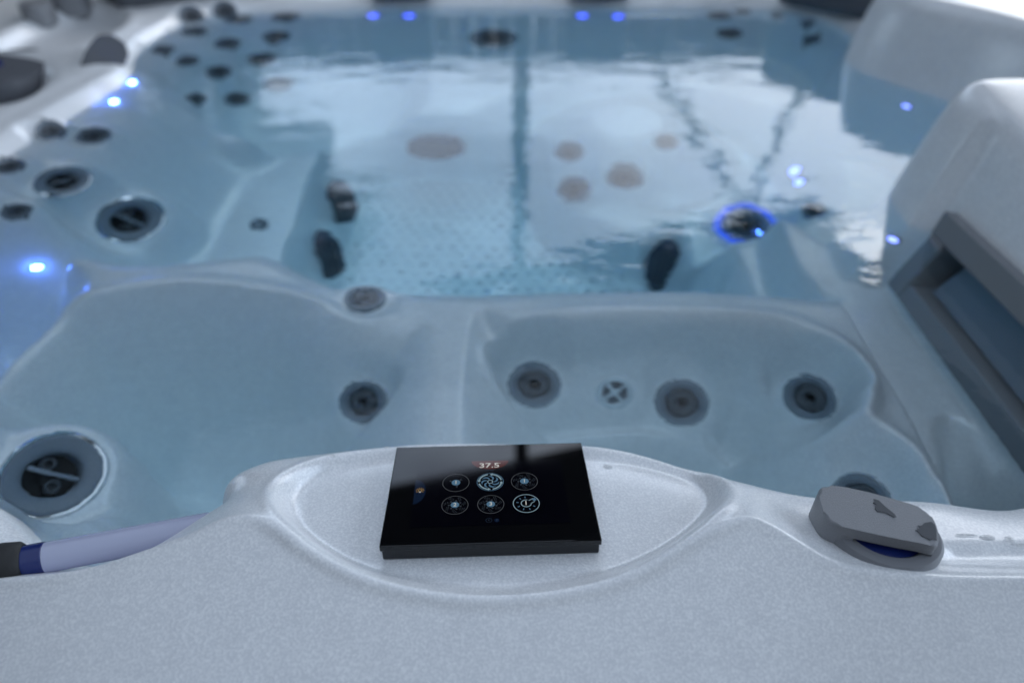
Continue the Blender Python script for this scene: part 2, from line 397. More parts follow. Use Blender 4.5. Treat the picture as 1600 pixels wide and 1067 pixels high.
# pocket round the four near-right jets, and little bosses beside them
pk = dist(smooth_poly([hit(x, y)[0][:2] for x, y in [(800, 545), (1000, 538), (1210, 548), (1300, 585), (1322, 640), (1250, 690), (1100, 682), (920, 668), (822, 652), (784, 595)]], n=4), margin=.2)
HGT = HGT - .040 * ss(-pk / .022 + .4) + .010 * np.exp(-((pk - .014) / .010) ** 2)
for x, y, h in [(893, 580, .022), (925, 628, .020), (1012, 592, .022), (1108, 605, .016), (1192, 640, .022), (1180, 596, .018), (1205, 690, .02)]:
    p = hit(x, y)[0]; HGT = HGT + h * np.exp(-(((GX - p[0]) ** 2 + (GY - p[1]) ** 2) / .015 ** 2))
tub = empty('hot_tub', (0, 1.1, -.9)); tag(tub, 'pearl silver acrylic hot tub filled with clear blue water, moulded seats and grey jets', 'hot tub')
TI = Matrix.Translation((0, -1.1, .9))
def on_tub(o, mw=None):
    o.parent = tub; o.matrix_basis = TI @ (mw if mw is not None else o.matrix_basis); return o

# ------------------------------------------------------------------ jets, covers and lights, placed where the photograph shows them
CUT = []
def frame(p, n, spin=0.):
    z = Vector(n).normalized(); x = Vector((1, 0, 0)); x = (x - z * x.dot(z)).normalized(); y = z.cross(x)
    return Matrix.Translation(p) @ Matrix((x, y, z)).transposed().to_4x4() @ Matrix.Rotation(spin, 4, 'Z')

me_bez = lathe('jet_bezel', [(.93, -.45), (1., -.1), (1., .05), (.95, .13), (.86, .13), (.80, .06), (.70, .03), (.66, -.06), (.64, -.3)])
me_noz = lathe('jet_nozzle', [(.62, -.14), (.60, -.02), (.52, .03), (.44, .0), (.40, .08), (.33, .09), (.27, .02), (.20, -.05), (.18, -.18)])
me_hole = lathe('jet_hole', [(.68, -.34), (.3, -.25), (0, -.22)], 24)
me_lbez = lathe('large_jet_bezel', [(.97, -.4), (1., -.06), (.99, .06), (.94, .10), (.78, .06), (.63, .0), (.59, -.06), (.57, -.5)])
me_ring = lathe('jet_trim', [(1.12, -.15), (1.12, .01), (1.07, .05), (1.0, .03), (.98, -.1)])
me_sring = lathe('thin_trim', [(1.10, -.2), (1.10, .0), (1.06, .04), (1.0, .03), (.98, -.1)])
me_cav = lathe('jet_cavity', [(.60, -.06), (.58, -.45), (.3, -.52), (0, -.52)])
me_bar = rbox('jet_bar', 1.14, .11, .14, .03, 2)
me_tub = lathe('jet_tube', [(.16, -.45), (.17, -.14), (.14, -.11), (.10, -.14), (.09, -.4), (0, -.4)], 20)
me_led = lathe('led_lens', [(1.0, -.5), (1.0, .1), (.8, .45), (.45, .62), (0, .68)], 20)
me_ledtall = lathe('led_lens_tall', [(1.0, -.5), (1.0, .7), (.8, 1.15), (.45, 1.4), (0, 1.5)], 20)
me_ledr = lathe('led_bezel', [(1.5, -.5), (1.5, .02), (1.35, .12), (1.05, .1), (1.02, -.2)], 24)
CUTR = {}
def px_r(p, dpx): return .5 * dpx * (p[1] * math.cos(TH) + (HC - p[2]) * math.sin(TH)) / F
def pad(p, n, r):
    """press a flat moulded pad for a fitting into the height field"""
    ix = np.abs(XS - p[0]) < 3.5 * r; iy = np.abs(YS - p[1]) < 3.5 * r; sub = np.ix_(iy, ix)
    dx = GX[sub] - p[0]; dy = GY[sub] - p[1]; nz_ = max(n[2], .28); zp = -(n[0] * dx + n[1] * dy) / nz_
    d = np.sqrt(dx ** 2 + dy ** 2 + zp ** 2)
    HGT[sub] = lerp(p[2] + zp, HGT[sub], ss((d - 1.12 * r) / (.95 * r)))
def jet(px, py, dpx, large=False, spin=0., dark=False, label=None, glow=False, tilt=None, face=.35):
    p, n = hit(px, py)
    tocam = -refr(ray(px, py)); n = n * (1 - face) + tocam * face; n[2] = max(n[2], .30); n /= np.linalg.norm(n)
    pad(p, n, px_r(p, dpx) * (1.15 if large else 1.0))
    if tilt is not None: n = np.array(tilt, float) / np.linalg.norm(tilt)
    r = px_r(p, dpx); CUT.append((p, r * .80))
    mw = frame(p + n * .002, n, spin) @ Matrix.Scale(r, 4)
    o = link('jet', me_lbez if large else me_bez, None); o.data.materials or o.data.materials.append(M['jet']); on_tub(o, mw)
    if large:
        link('cavity', me_cav, M['hole'], o); link('trim_ring', me_ring, M['chrome'], o); link('cross_bar', me_bar, M['jet'], o)
        a = link('nozzle', me_tub, M['jetdark'], o); a.location = (-.22, .24, 0); b = link('nozzle', me_tub, M['jetdark'], o); b.location = (.16, -.26, 0)
    else:
        link('nozzle', me_noz, M['jetdark'] if not dark else M['jetdark'], o); link('cavity', me_hole, M['hole'], o)
        if dpx > 54: link('trim_ring', me_sring, M['trim'], o)
        if glow: link('glow_ring', lathe('glow_ring', [(1.12, -.1), (1.14, .09), (1.34, .10), (1.42, -.1)]), M['halo'], o)
    if label: o['label'] = label
    return o
def led(px, py, dpx, far=False, label=None, m=None):
    p, n = hit(px, py); r = px_r(p, dpx)
    o = link('led_light', me_ledr, M['jet']); on_tub(o, frame(p + n * .001, n) @ Matrix.Scale(r, 4))
    link('lens', me_ledfar if far else (me_led if m else me_ledtall), M[m or ('lensfar' if far else 'lens')], o)
    return o
me_ledfar = me_led.copy()

# near-left seat
jet(82, 741, 132, True, spin=R_(-8), face=.8, label='large open jet with a cross bar and two nozzles')
jet(568, 627, 66, face=.6); jet(570, 467, 58, face=.3)
# near-right seat
jet(835, 600, 72, face=.6); jet(1065, 628, 72, face=.6); jet(1266, 620, 70, face=.6); jet(1347, 779, 78, face=.6)
# left lounge
jet(97, 283, 74, True, spin=R_(40), face=.75); jet(203, 343, 88, True, spin=R_(-25), face=.75)
for x, y, d in [(80, 206, 44), (146, 212, 50), (14, 260, 44), (26, 330, 42)]: jet(x, y, d, face=.7)
# far-left seat back
for x, y, d in [(300, 26, 38), (352, 19, 36), (372, 30, 44), (447, 26, 46), (303, 49, 40), (355, 68, 42), (432, 57, 42), (255, 78, 36), (293, 95, 38), (341, 113, 40), (408, 93, 42), (434, 131, 40), (306, 155, 36), (371, 155, 38)]: jet(x, y, d, face=.5)
# far wall, far-right corner
jet(771, 60, 66, False)
for x, y, d in [(1125, 24, 40), (1160, 19, 26), (1215, 24, 24), (1262, 36, 26), (1268, 62, 30), (1140, 52, 40)]: jet(x, y, d)
# far-right dome
for x, y, d in [(890, 237, 46), (897, 296, 50), (976, 276, 52), (1040, 222, 36)]: jet(x, y, d)
jet(1165, 352, 62, glow=True, label='jet ringed by blue light on the right seat'); jet(1270, 330, 34)
for x, y, d in [(58, 417, 12), (176, 160, 10), (204, 130, 10), (1396, 374, 16), (1417, 166, 14), (1243, 268, 20), (1249, 284, 17)]: led(x, y, d, m='lensdim' if x > 1300 else 'lensmid' if x > 1200 else None)
led(1186, 364, 4)
for x, y in [(583, 25), (639, 25), (910, 25), (966, 26)]: led(x, y, 16, True)

# suction covers in the foot well: ribbed ovals
def oval(a, b, n=32, k=2.6):
    return [(a * math.copysign(abs(math.cos(t)) ** (2 / k), math.cos(t)), b * math.copysign(abs(math.sin(t)) ** (2 / k), math.sin(t))) for t in [2 * math.pi * i / n for i in range(n)]]
me_sc = prism('suction_cover', oval(.028, .05), -.02, .018, .010); me_rib = rbox('suction_rib', .004, .082, .006, .0015, 2)
def suction(px, py, s, rot=0, n=None):
    p, n0 = hit(px, py); n = np.array(n if n is not None else n0 * [1, 1, .55]); n = n / np.linalg.norm(n)
    z = Vector(n); up = Vector((0, 0, 1)); y = (up - z * up.dot(z)).normalized(); x = y.cross(z)
    mw = Matrix.Translation(p + n * .010) @ Matrix((x, y, z)).transposed().to_4x4() @ Matrix.Rotation(rot, 4, 'Z') @ Matrix.Scale(s, 4)
    o = link('suction_cover', me_sc, M['cover']); on_tub(o, mw)
    for i in range(-2, 3):
        r = link('rib', me_rib, M['jetdark'], o); r.location = (i * .0085, 0, .020); r.scale = (1, 1 - .12 * abs(i), 1)
    return o
suction(526, 312, 1.2, n=(.4, -.8, .35)); suction(505, 396, 1.15, n=(.4, -.8, .35)); suction(1041, 412, 1.2, n=(-.35, -.75, .45))
suction(682, 228, 1.35, R_(90), n=(0, -.8, .5))
# clear cross fitting between the near-right jets
p, n = hit(960, 613); n = n * .5 - refr(ray(960, 613)) * .5; n /= np.linalg.norm(n); r = px_r(p, 54); pad(p, n, r)
o = link('drain_fitting', lathe('drain_fitting', [(1, -.4), (1, .1), (.85, .2), (.7, .1), (.66, -.1)]), M['clear']); on_tub(o, frame(p, n) @ Matrix.Scale(r, 4)); CUT.append((p, r * .6))
o['label'] = 'small clear drain fitting with a cross'
for k in range(2):
    b = link('cross_bar', rbox('cross_bar', 1.3, .2, .2, .05, 2), M['clear'], o); b.rotation_euler = (0, 0, R_(35 + 90 * k))
link('cavity', lathe('drain_cavity', [(.68, -.1), (.4, -.4), (0, -.4)], 24), M['jetlight'], o)
p, n = hit(404, 350); o = link('drain_fitting', lathe('small_drain', [(1, -.4), (1, .15), (.7, .3), (.5, .05), (0, .0)], 24), M['jet']); on_tub(o, frame(p, n) @ Matrix.Scale(px_r(p, 26), 4))

# ------------------------------------------------------------------ shell mesh (faces under the jet throats are left open)
keepv = np.ones(sh, bool)
FN = Vector((-1, .0, .20)).normalized(); FU = Vector((.0, 1, 0)); FU = (FU - FN * FU.dot(FN)).normalized(); FV = FN.cross(FU)
if FV.z < 0: FV = -FV
FC = (.526, .58, -.045)
fu = (GX - FC[0]) * FU.x + (GY - FC[1]) * FU.y + (HGT - FC[2]) * FU.z; fv = (GX - FC[0]) * FV.x + (GY - FC[1]) * FV.y + (HGT - FC[2]) * FV.z; fd = (GX - FC[0]) * FN.x + (GY - FC[1]) * FN.y + (HGT - FC[2]) * FN.z
keepv &= ~((fu > -.285) & (fu < .168) & (fv > -.085) & (fv < .045) & (np.abs(fd) < .07))
for p, r in CUT: keepv &= ((GX - p[0]) ** 2 + (GY - p[1]) ** 2 + (HGT - p[2]) ** 2) > r * r
nx, ny = len(XS), len(YS)
V = np.stack([GX, GY, HGT], -1).reshape(-1, 3)
idx = np.arange(nx * ny).reshape(ny, nx)
q = np.stack([idx[:-1, :-1], idx[:-1, 1:], idx[1:, 1:], idx[1:, :-1]], -1)
k4 = keepv[:-1, :-1] & keepv[:-1, 1:] & keepv[1:, 1:] & keepv[1:, :-1]
q = q[k4]
def grid_mesh(name, V, q):
    me = bpy.data.meshes.new(name); me.vertices.add(len(V)); me.vertices.foreach_set('co', V.astype(np.float32).ravel())
    me.loops.add(q.size); me.loops.foreach_set('vertex_index', q.astype(np.int32).ravel())
    me.polygons.add(len(q)); me.polygons.foreach_set('loop_start', np.arange(0, q.size, 4, dtype=np.int32)); me.polygons.foreach_set('loop_total', np.full(len(q), 4, np.int32))
    me.update(calc_edges=True); return me
shell = on_tub(link('shell', grid_mesh('shell', V, q), M['pearl']))
# cabinet under the rim
cab = on_tub(link('cabinet', rbox('cabinet', 2.60, 2.2, .76, .03), M['skirt'], mw=None), Matrix.Translation((-.03, 1.19, -.9 + .38)))
bm = bmesh.new(); bm.from_mesh(cab.data)
bmesh.ops.delete(bm, geom=[f for f in bm.faces if abs(f.normal.z) > .5], context='FACES'); bm.to_mesh(cab.data); bm.free()

# raised dots on the foot-well floor
bm = bmesh.new()
for i in range(26):
    for j in range(26):
        x = -.40 + i * .029 + (.0145 if j % 2 else 0); y = .93 + j * .026
        z = hz(x, y)
        if z > -.60: continue
        m0 = Matrix.Translation((x, y, z)) @ Matrix.Diagonal((.0075, .0075, .0035, 1))
        bmesh.ops.create_uvsphere(bm, u_segments=8, v_segments=5, radius=1, matrix=m0)
o = on_tub(link('floor_dimple', bm_mesh('floor_dimple', bm), mat('floor_dimple', (.69, .71, .73), .35))); o['kind'] = 'stuff'

# ------------------------------------------------------------------ water
wv = rbox('water', 2.0, 2.0, .87, .001, 1)
wo = link('water', wv, M['water'], smooth=False); wo.location = (0, 1.27, -.435); tag(wo, kind='structure')

# ------------------------------------------------------------------ skimmer frame on the near right block
ff = on_tub(empty('filter_frame'), Matrix.Identity(4)); ff['label'] = 'grey skimmer frame at the waterline'
FM = Matrix.Translation(FC) @ Matrix((FU, FV, FU.cross(FV))).transposed().to_4x4()
out = 1 if (FU.cross(FV)).dot(FN) > 0 else -1
def fbar(name, u0, u1, v0, v1, d0, d1, m, r=.003, tilt=0, par=None):
    o = link(name, rbox(name, u1 - u0, v1 - v0, abs(d1 - d0), r), m)
    mw = FM @ Matrix.Translation(((u0 + u1) / 2, (v0 + v1) / 2, out * (d0 + d1) / 2)) @ Matrix.Rotation(tilt, 4, 'X')
    o.parent = ff; o.matrix_basis = mw; return o
fbar('frame_bar', -.30, .182, .052, .085, -.05, .010, M['filt'])       # top
fbar('frame_bar', .150, .182, -.100, .0515, -.05, .0098, M['filt'])    # far side
fbar('frame_bar', -.30, .1495, -.100, -.058, -.05, .0096, M['filt'])   # sill
fbar('frame_bar', -.30, -.27, -.0575, .0515, -.05, .0098, M['filt'])
fbar('filter_flap', -.262, .128, -.050, .050, -.022, -.014, M['flap'], .002, tilt=out * R_(-9))
fbar('back_plate', -.27, .15, -.058, .052, -.049, -.044, M['hole'], .001)

# ------------------------------------------------------------------ control panel
pan = empty('control_panel', PC); pan.rotation_euler = PR
tag(pan, 'black glass touch panel showing 37.5 with round buttons, resting in the oval rim recess', 'control panel')
PM = Matrix.LocRotScale(Vector(PC), __import__('mathutils').Euler(PR), None)
def part(name, me, m, z=0., x=0., y=0., rot=0., parent=None, smooth=True):
    o = link(name, me, m, parent or pan, smooth); o.location = (x, y, z); o.rotation_euler = (0, 0, rot); return o
glass = mat('panel_glass', (.003, .0032, .004), .03, spec=.5)
part('glass_front', rbox('glass_front', PW, PH, .0046, .0007, 2), glass, -.0023)
part('housing', rbox('housing', PW - .0022, PH - .002, .0078, .0008, 2), M['black'], -.0085)
def em(name, c, e):
    return mat('screen_' + name, tuple(x * .12 for x in c), .05, emit=c, es=e * .35)
scr = dict(disp=em('night', (.004, .005, .016), .10), ring=em('ring_grey', (.32, .34, .36), .22), pale=em('pale_blue', (.50, .72, .82), .55), blue=em('mid_blue', (.16, .33, .50), .6),
           white=em('white', (.95, .93, .86), .75), red=em('red_brown', (.28, .035, .012), .26), dim=em('dim_grey', (.16, .19, .23), .20), gold=em('gold', (.85, .52, .12), .7), tab=em('tab_blue', (.02, .05, .13), .2), faint=em('faint', (.10, .16, .26), .25))
PMI = PM.inverted()
def uv(px, py):
    d = Vector(ray(px, py)); C = Vector((0, 0, HC)); n = PM.to_3x3() @ Vector((0, 0, 1)); t = (Vector(PC) - C).dot(n) / d.dot(n)
    p = PMI @ (C + d * t); return p.x, p.y
def zuv(zx, zy): return uv(620 + zx / 5.714, 700 + zy / 5.714)      # the enlarged reading of the screen
ZL = [.00012, .00020, .00028, .00036, .00044]
def flat(name, polys, m, lvl, parent, x=0, y=0, rot=0):
    bm = bmesh.new()
    for P in polys: bm.faces.new([bm.verts.new((a, b, 0)) for a, b in P])
    me = bpy.data.meshes.new(name)
    bmesh.ops.recalc_face_normals(bm, faces=bm.faces)
    for f in bm.faces:
        if f.normal.z < 0: f.normal_flip()
    bmesh.ops.triangulate(bm, faces=bm.faces); bm.to_mesh(me); bm.free()
    o = link(name, me, m, parent, False); o.location = (x, y, ZL[lvl]); o.rotation_euler = (0, 0, rot); return o
def disc(r, n=36, a0=0, a1=2 * math.pi): return [(r * math.cos(a0 + (a1 - a0) * k / n), r * math.sin(a0 + (a1 - a0) * k / n)) for k in range(n)]
def ringp(r0, r1, n=48, a0=0, a1=2 * math.pi):
    out = []
    for k in range(n):
        a, b = a0 + (a1 - a0) * k / n, a0 + (a1 - a0) * (k + 1) / n
        out.append([(r0 * math.cos(a), r0 * math.sin(a)), (r1 * math.cos(a), r1 * math.sin(a)), (r1 * math.cos(b), r1 * math.sin(b)), (r0 * math.cos(b), r0 * math.sin(b))])
    return out
def bar(x, y, a, l, wd):
    c, s = math.cos(a), math.sin(a); return [(x + c * u - s * v, y + s * u + c * v) for u, v in [(-l / 2, -wd / 2), (l / 2, -wd / 2), (l / 2, wd / 2), (-l / 2, wd / 2)]]
def text(name, s, size, m, lvl, parent, x, y, sx=1.):
    cu = bpy.data.curves.new(name, 'FONT'); cu.body = s; cu.size = size; cu.align_x = 'CENTER'; cu.align_y = 'CENTER'; cu.offset = size * .012
    t = bpy.data.objects.new('tmp', cu); me = bpy.data.meshes.new_from_object(t); bpy.data.objects.remove(t)
    o = link(name, me, m, parent, False); o.location = (x, y, ZL[lvl]); o.scale = (sx, 1, 1); return o
a, b, c, d = zuv(185, 118), zuv(1465, 112), zuv(1552, 690), zuv(125, 690)
x0, x1, y0, y1 = (a[0] + d[0]) / 2, (b[0] + c[0]) / 2, (c[1] + d[1]) / 2, (a[1] + b[1]) / 2
disp = flat('display', [[(x0, y0), (x1, y0), (x1, y1), (x0, y1)]], scr['disp'], 0, pan)
# temperature tab, top centre
tx, _ = zuv(832, 160)
rr = .0135
flat('temperature_tab', [[(tx + rr * math.cos(t), y1 - .0095 * math.sin(t)) for t in np.linspace(0, math.pi, 24)]], scr['red'], 1, pan)
p = zuv(826, 158); text('temperature_reading', '37.5', .0072, scr['white'], 2, pan, p[0], p[1], 1.22)
p = zuv(921, 137); flat('degree_mark', ringp(.00025, .00045, 12), scr['white'], 2, pan, *p)
p = zuv(826, 202); flat('tab_handle', [bar(0, 0, 0, .006, .0004)], scr['faint'], 2, pan, *p)
# light tab, left edge
_, ty = zuv(200, 390)
flat('light_tab', [[(x0 + .0078 * math.cos(t), ty + .0125 * math.sin(t)) for t in np.linspace(-math.pi / 2, math.pi / 2, 24)]], scr['tab'], 1, pan)
p = zuv(208, 380); lt = flat('lamp_icon', ringp(.0010, .00135, 20, R_(-50), R_(230)) + [bar(3.0 * .001 * math.cos(t) * .8, 3.0 * .001 * math.sin(t) * .8, t, .0011, .00032) for t in [R_(k) for k in (0, 36, 72, 108, 144, 180, -36, 216)]], scr['gold'], 2, pan, *p)
flat('lamp_base', [bar(0, -.0016, 0, .0013, .0010)], scr['white'], 2, pan, *p)
def button(zx, zy, kind, num=None):
    x, y = zuv(zx, zy); rb = abs(zuv(zx + 120, zy)[0] - x)
    ringm = {'fan': 'pale', 'lamp': 'pale'}.get(kind, 'ring')
    bt = part('button', bpy.data.meshes.new('button'), None, 0, x, y) if False else flat('button', ringp(rb * (.955 if kind != 'lamp' else .94), rb, 56), scr[ringm] if kind != 'fan' else scr['blue'], 1, pan, x, y)
    def sub(name, polys, m): o = flat(name, polys, scr[m], 0, bt); o.location.z = .00008; return o
    if kind == 'fan':
        arcs = []
        for k in range(4): arcs += ringp(rb * .78, rb * .90, 14, R_(90 * k + 12), R_(90 * k + 80)) + [[(rb * .70 * math.cos(R_(90 * k + 78)), rb * .70 * math.sin(R_(90 * k + 78))), (rb * .99 * math.cos(R_(90 * k + 78)), rb * .99 * math.sin(R_(90 * k + 78))), (rb * .84 * math.cos(R_(90 * k + 92)), rb * .84 * math.sin(R_(90 * k + 92)))]]
        sub('arrow_ring', arcs, 'pale')
        bl = []
        for k in range(7):
            P, Q = [], []
            for t in np.linspace(0, 1, 8):
                r = rb * (.24 + .44 * t); aa = 2 * math.pi * k / 7 + .75 * t * t; wdt = .10 + .22 * t * (1 - .35 * t)
                P.append((r * math.cos(aa - wdt), r * math.sin(aa - wdt))); Q.append((r * math.cos(aa + wdt * .9), r * math.sin(aa + wdt * .9)))
            bl.append(P + Q[::-1])
        sub('blades', bl, 'blue'); sub('hub', ringp(rb * .15, rb * .215, 28), 'pale')
    elif kind == 'lamp':
        ray_ = [bar(rb * .66 * math.cos(t), rb * .66 * math.sin(t), t, rb * .17, rb * .075) for t in [R_(k) for k in (62, 95, 130, 170, 210, 250, 290, 330)]]
        sub('rays', ray_[1:], 'blue')
        sub('bulb', ringp(rb * .34, rb * .41, 28, R_(75), R_(345)) + [bar(rb * .36, rb * .40, R_(35), rb * .38, rb * .06), bar(rb * .50, rb * .08, R_(35), rb * .38, rb * .06)], 'pale')
        sub('bulb_base', [bar(rb * .62, rb * .40, R_(35), rb * .26, rb * .28)], 'blue')
        o = text('number', '1', rb * .62, scr['white'], 0, bt, -.02 * rb, 0); o.location.z = .00016
    else:
        if kind == 'swirl':
            pl = []
            for k in range(7):
                for j, (r, da) in enumerate([(.50, 0), (.60, .16), (.70, .30), (.80, .40), (.64, -.05), (.75, .12), (.84, .24)]):
                    aa = 2 * math.pi * k / 7 + da; pl.append([(rb * (r * math.cos(aa) + .040 * math.cos(t)), rb * (r * math.sin(aa) + .040 * math.sin(t))) for t in np.linspace(0, 2 * math.pi, 7)[:-1]])
            sub('swirl', pl, 'dim')
        if True:
            sub('petals', [[(rb * (.45 * math.cos(aa) + .085 * math.cos(t)), rb * (.45 * math.sin(aa) + .085 * math.sin(t))) for t in np.linspace(0, 2 * math.pi, 9)[:-1]] for aa in ([R_(k) for k in (40, 155, 280)] if kind == 'plain' else [2 * math.pi * k / 7 + .5 for k in range(7)])], 'dim')
        o = sub('hub', [disc(rb * .32, 32)], 'blue'); o.location.z = .00012
        o = text('number', num, rb * .52, scr['white'], 0, bt, 0, 0); o.location.z = .0002
    return bt
for a in [(528, 310, 'plain', '1'), (834, 302, 'fan'), (1139, 297, 'swirl', '1'), (519, 509, 'swirl', '2'), (839, 502, 'swirl', '3'), (1156, 494, 'lamp')]: button(*a)
for zx, n, k in [(822, '1', 'ring'), (892, '2', 'dim')]:
    p = zuv(zx, 645); b_ = flat('page_mark', ringp(.0019, .0021, 28) if n == '1' else [disc(.0017, 20)], scr['faint' if n == '1' else 'tab'], 1, pan, *p)
    o = text('number', n, .0024, scr['faint'], 0, b_, 0, 0); o.location.z = .0001

# ------------------------------------------------------------------ diverter valve on the right of the rim
def wp(pts, z): return [tuple(at(x, y, z)[:2]) for x, y in pts]
cz = .081
capo = wp([(1281, 762), (1306, 759), (1345, 766), (1395, 779), (1444, 795), (1459, 812), (1466, 832), (1465, 853), (1438, 848), (1395, 840), (1340, 828), (1298, 816), (1285, 792)], cz)
cc = np.mean(capo, 0)
val = empty('diverter_valve', (cc[0], cc[1], .051)); tag(val, 'grey handle with blue insert and wet cap, on the rim right of the black panel', 'valve')
def lp(P): return [(x - cc[0], y - cc[1]) for x, y in P]
def ccw(P): return P if sum(P[i - 1][0] * P[i][1] - P[i][0] * P[i - 1][1] for i in range(len(P))) > 0 else P[::-1]
cs = smooth_poly(ccw(lp(capo)), n=4)
link('cap', prism('cap', [tuple(p) for p in cs], .0215, cz - .051, .0022, 3), M['cap'], val)
xs = cs[:, 0]; lo_, hi_ = xs.min(), xs.max()
def leg(sel, z0):
    P = [tuple(p) for p in cs if sel(p)]
    return prism('cap_leg', P, z0, .0220)
link('cap_leg', leg(lambda p: p[0] < lo_ + .016, -.006), M['cap'], val)
link('cap_leg', leg(lambda p: p[0] > hi_ - .0085, -.003), M['cap'], val)
b0 = at(1368, 842, .056)
base = link('collar', lathe('collar', [(.0335, -.02), (.0345, .0), (.0340, .0065), (.0318, .0092), (.0280, .0098), (.0240, .0092), (.0226, .0075), (.0222, .003)], 56), M['capbase'], val)
base.location = (b0[0] - cc[0], b0[1] - cc[1] - .0030, .0108); base.scale = (1.02, .82, 1); base.rotation_euler = (R_(4), 0, R_(-16))
ins = link('insert', lathe('insert', [(.0224, .0), (.0221, .0066), (.015, .0074), (0, .0078)], 40), M['bluein'], val)
ins.location = base.location; ins.scale = base.scale; ins.rotation_euler = base.rotation_euler
def blob(name, zpts, z, h, m, off=(1200, 720), sc=4., parent=None):
    P = ccw(wp([(off[0] + x / sc, off[1] + y / sc) for x, y in zpts], z)); c = np.mean(P, 0)
    o = link(name, prism(name, [(x - c[0], y - c[1]) for x, y in P], 0, h, h * .6, 2), m); o.location = (c[0], c[1], z); return o
wet = M['wet']
clearw = bpy.data.materials.new('drop_water'); clearw.use_nodes = True
gb = clearw.node_tree.nodes['Principled BSDF']; gb.inputs['Transmission Weight'].default_value = 1; gb.inputs['Roughness'].default_value = .02; gb.inputs['IOR'].default_value = 1.33
o = blob('water_drop', [(660, 238), (692, 246), (735, 288), (790, 332), (804, 350), (788, 354), (742, 326), (712, 318), (686, 320), (668, 300), (672, 282), (684, 276), (656, 264), (668, 254)], cz + .0001, .0004, wet)
tag(o, 'long thin wet patch in the middle of the grey valve cap', 'water drop')
o = blob('water_drop', [(920, 434), (950, 424), (938, 404), (962, 408), (975, 388), (1020, 380), (1042, 398), (1054, 436), (1055, 494), (1032, 488), (1010, 497), (990, 480), (962, 472), (946, 448)], cz + .0001, .0004, wet)
tag(o, 'ragged wet patch at the right end of the grey valve cap', 'water drop')
def drop(px, py, w_, d_, label, group=None):
    p, n = hit(px, py); o = link('water_drop', lathe('water_drop', [(1, -.1), (.97, .16), (.8, .34), (.5, .46), (0, .5)], 24), clearw)
    o.matrix_basis = frame(p, n) @ Matrix.Diagonal((w_, d_, .0013, 1)); return tag(o, label, 'water drop', group)
drop(950, 729, .0036, .0024, 'single clear water drop on the recess beside the upper right corner of the black panel')
drop(1543, 840, .0052, .0026, 'middle water drop on the flat rim right of the valve')
drop(1578, 843, .0030, .0030, 'small water drop on the rim between two larger ones right of the valve')
drop(1596, 851, .0075, .0016, 'long water streak on the rim at the right edge of the photo')
drop(1510, 836, .0075, .0012, 'thin wet streak on the rim nearest the valve')

for dx, dy in [(548, 702), (586, 694), (604, 699), (520, 712)]: drop(dx, dy, .0019, .0016, 'tiny clear water drop on the rim crest behind the upper left corner of the panel', 'tiny drops on the rim crest')
# ------------------------------------------------------------------ lit grab tube at the left
ta, tb = at(18, 881, .054), at(330, 822, .044)
gt = empty('light_tube', ta); tag(gt, 'lavender glowing tube with a black collar lying behind the near rim at the left', 'light tube')
tv = (Vector(tb) - Vector(ta)); tl = tv.length; TMx = tv.normalized().to_track_quat('Z', 'Y').to_matrix().to_4x4()
m = bpy.data.materials.new('lavender_acrylic'); m.use_nodes = True; b = m.node_tree.nodes['Principled BSDF']
b.inputs['Base Color'].default_value = (.40, .42, .54, 1); b.inputs['Roughness'].default_value = .18; b.inputs['Emission Color'].default_value = (.30, .34, .9, 1); b.inputs['Emission Strength'].default_value = .02; b.inputs['Coat Weight'].default_value = .6
r_t = .0098
for name, z0, z1, r, mm in [('tube', .018, tl, r_t, m), ('sleeve', .006, .0195, r_t + .0004, M['bluein'])]:
    o = link(name, lathe(name, [(0, z0), (r * .9, z0), (r, z0 + .001), (r, z1 - .001), (r * .9, z1), (0, z1)], 36), mm, gt); o.matrix_basis = TMx
o = link('collar', lathe('collar', [(0, -.022), (.010, -.022), (.0135, -.016), (.0142, -.004), (.0130, .005), (.0108, .0075), (0, .0075)], 36), M['rubber'], gt); o.matrix_basis = TMx

# ------------------------------------------------------------------ far rim: pillows, knobs, grey pads
def pillow(name, loc, size, rz, label, rx=0, r=.03, cat='headrest', group=None):
    o = link(name, rbox(name, *size, r, 5), M['pillow']); o.location = loc; o.rotation_euler = (rx, 0, rz); return tag(o, label, cat, group)
pillow('headrest', (-.300, 2.035, .085), (.17, .10, .13), 0, 'dark grey headrest over the far wall between the left pair of blue lights', R_(-12))
pillow('headrest', (.235, 2.035, .085), (.17, .10, .13), 0, 'dark grey headrest over the far wall between the right pair of blue lights', R_(-12))
pillow('headrest', (-.885, 2.06, .075), (.42, .20, .10), R_(40), 'large dark grey headrest on the far left corner of the rim', 0)
pillow('headrest', (.87, 1.85, .10), (.40, .18, .15), R_(-52), 'dark grey headrest in the far right corner beside the tall armrest', 0)
def oval_pad(name, px, py, a, b, h, rz, m, label, cat, lift=.0, tilt=None):
    p, n = hit(px, py); n = np.array([0, 0, 1.]) if tilt is None else np.array(tilt)
    o = link(name, prism(name, oval(a, b), -.02, h, h * .5, 4), m); o.matrix_basis = frame(p + np.array([0, 0, lift]), n, rz); return tag(o, label, cat)
oval_pad('rim_vent', 163, 95, .033, .060, .014, R_(-14), M['pillow'], 'dark grey oval cover on the pale left rim near the waterline', 'vent cover', tilt=(.62, -.42, .62))
k1 = oval_pad('rim_control', 62, 24, .034, .055, .03, R_(20), M['cap'], 'small grey oval knob in the upper left recess of the rim', 'control')
k2 = oval_pad('rim_control', 112, 6, .045, .06, .045, R_(25), M['cap'], 'larger grey knob cut by the top edge in the upper left recess', 'control')
k3 = oval_pad('rim_control', 18, 128, .075, .14, .045, R_(18), M['pillow'], 'big dark grey knob with a blue centre at the left edge', 'control', lift=.0)
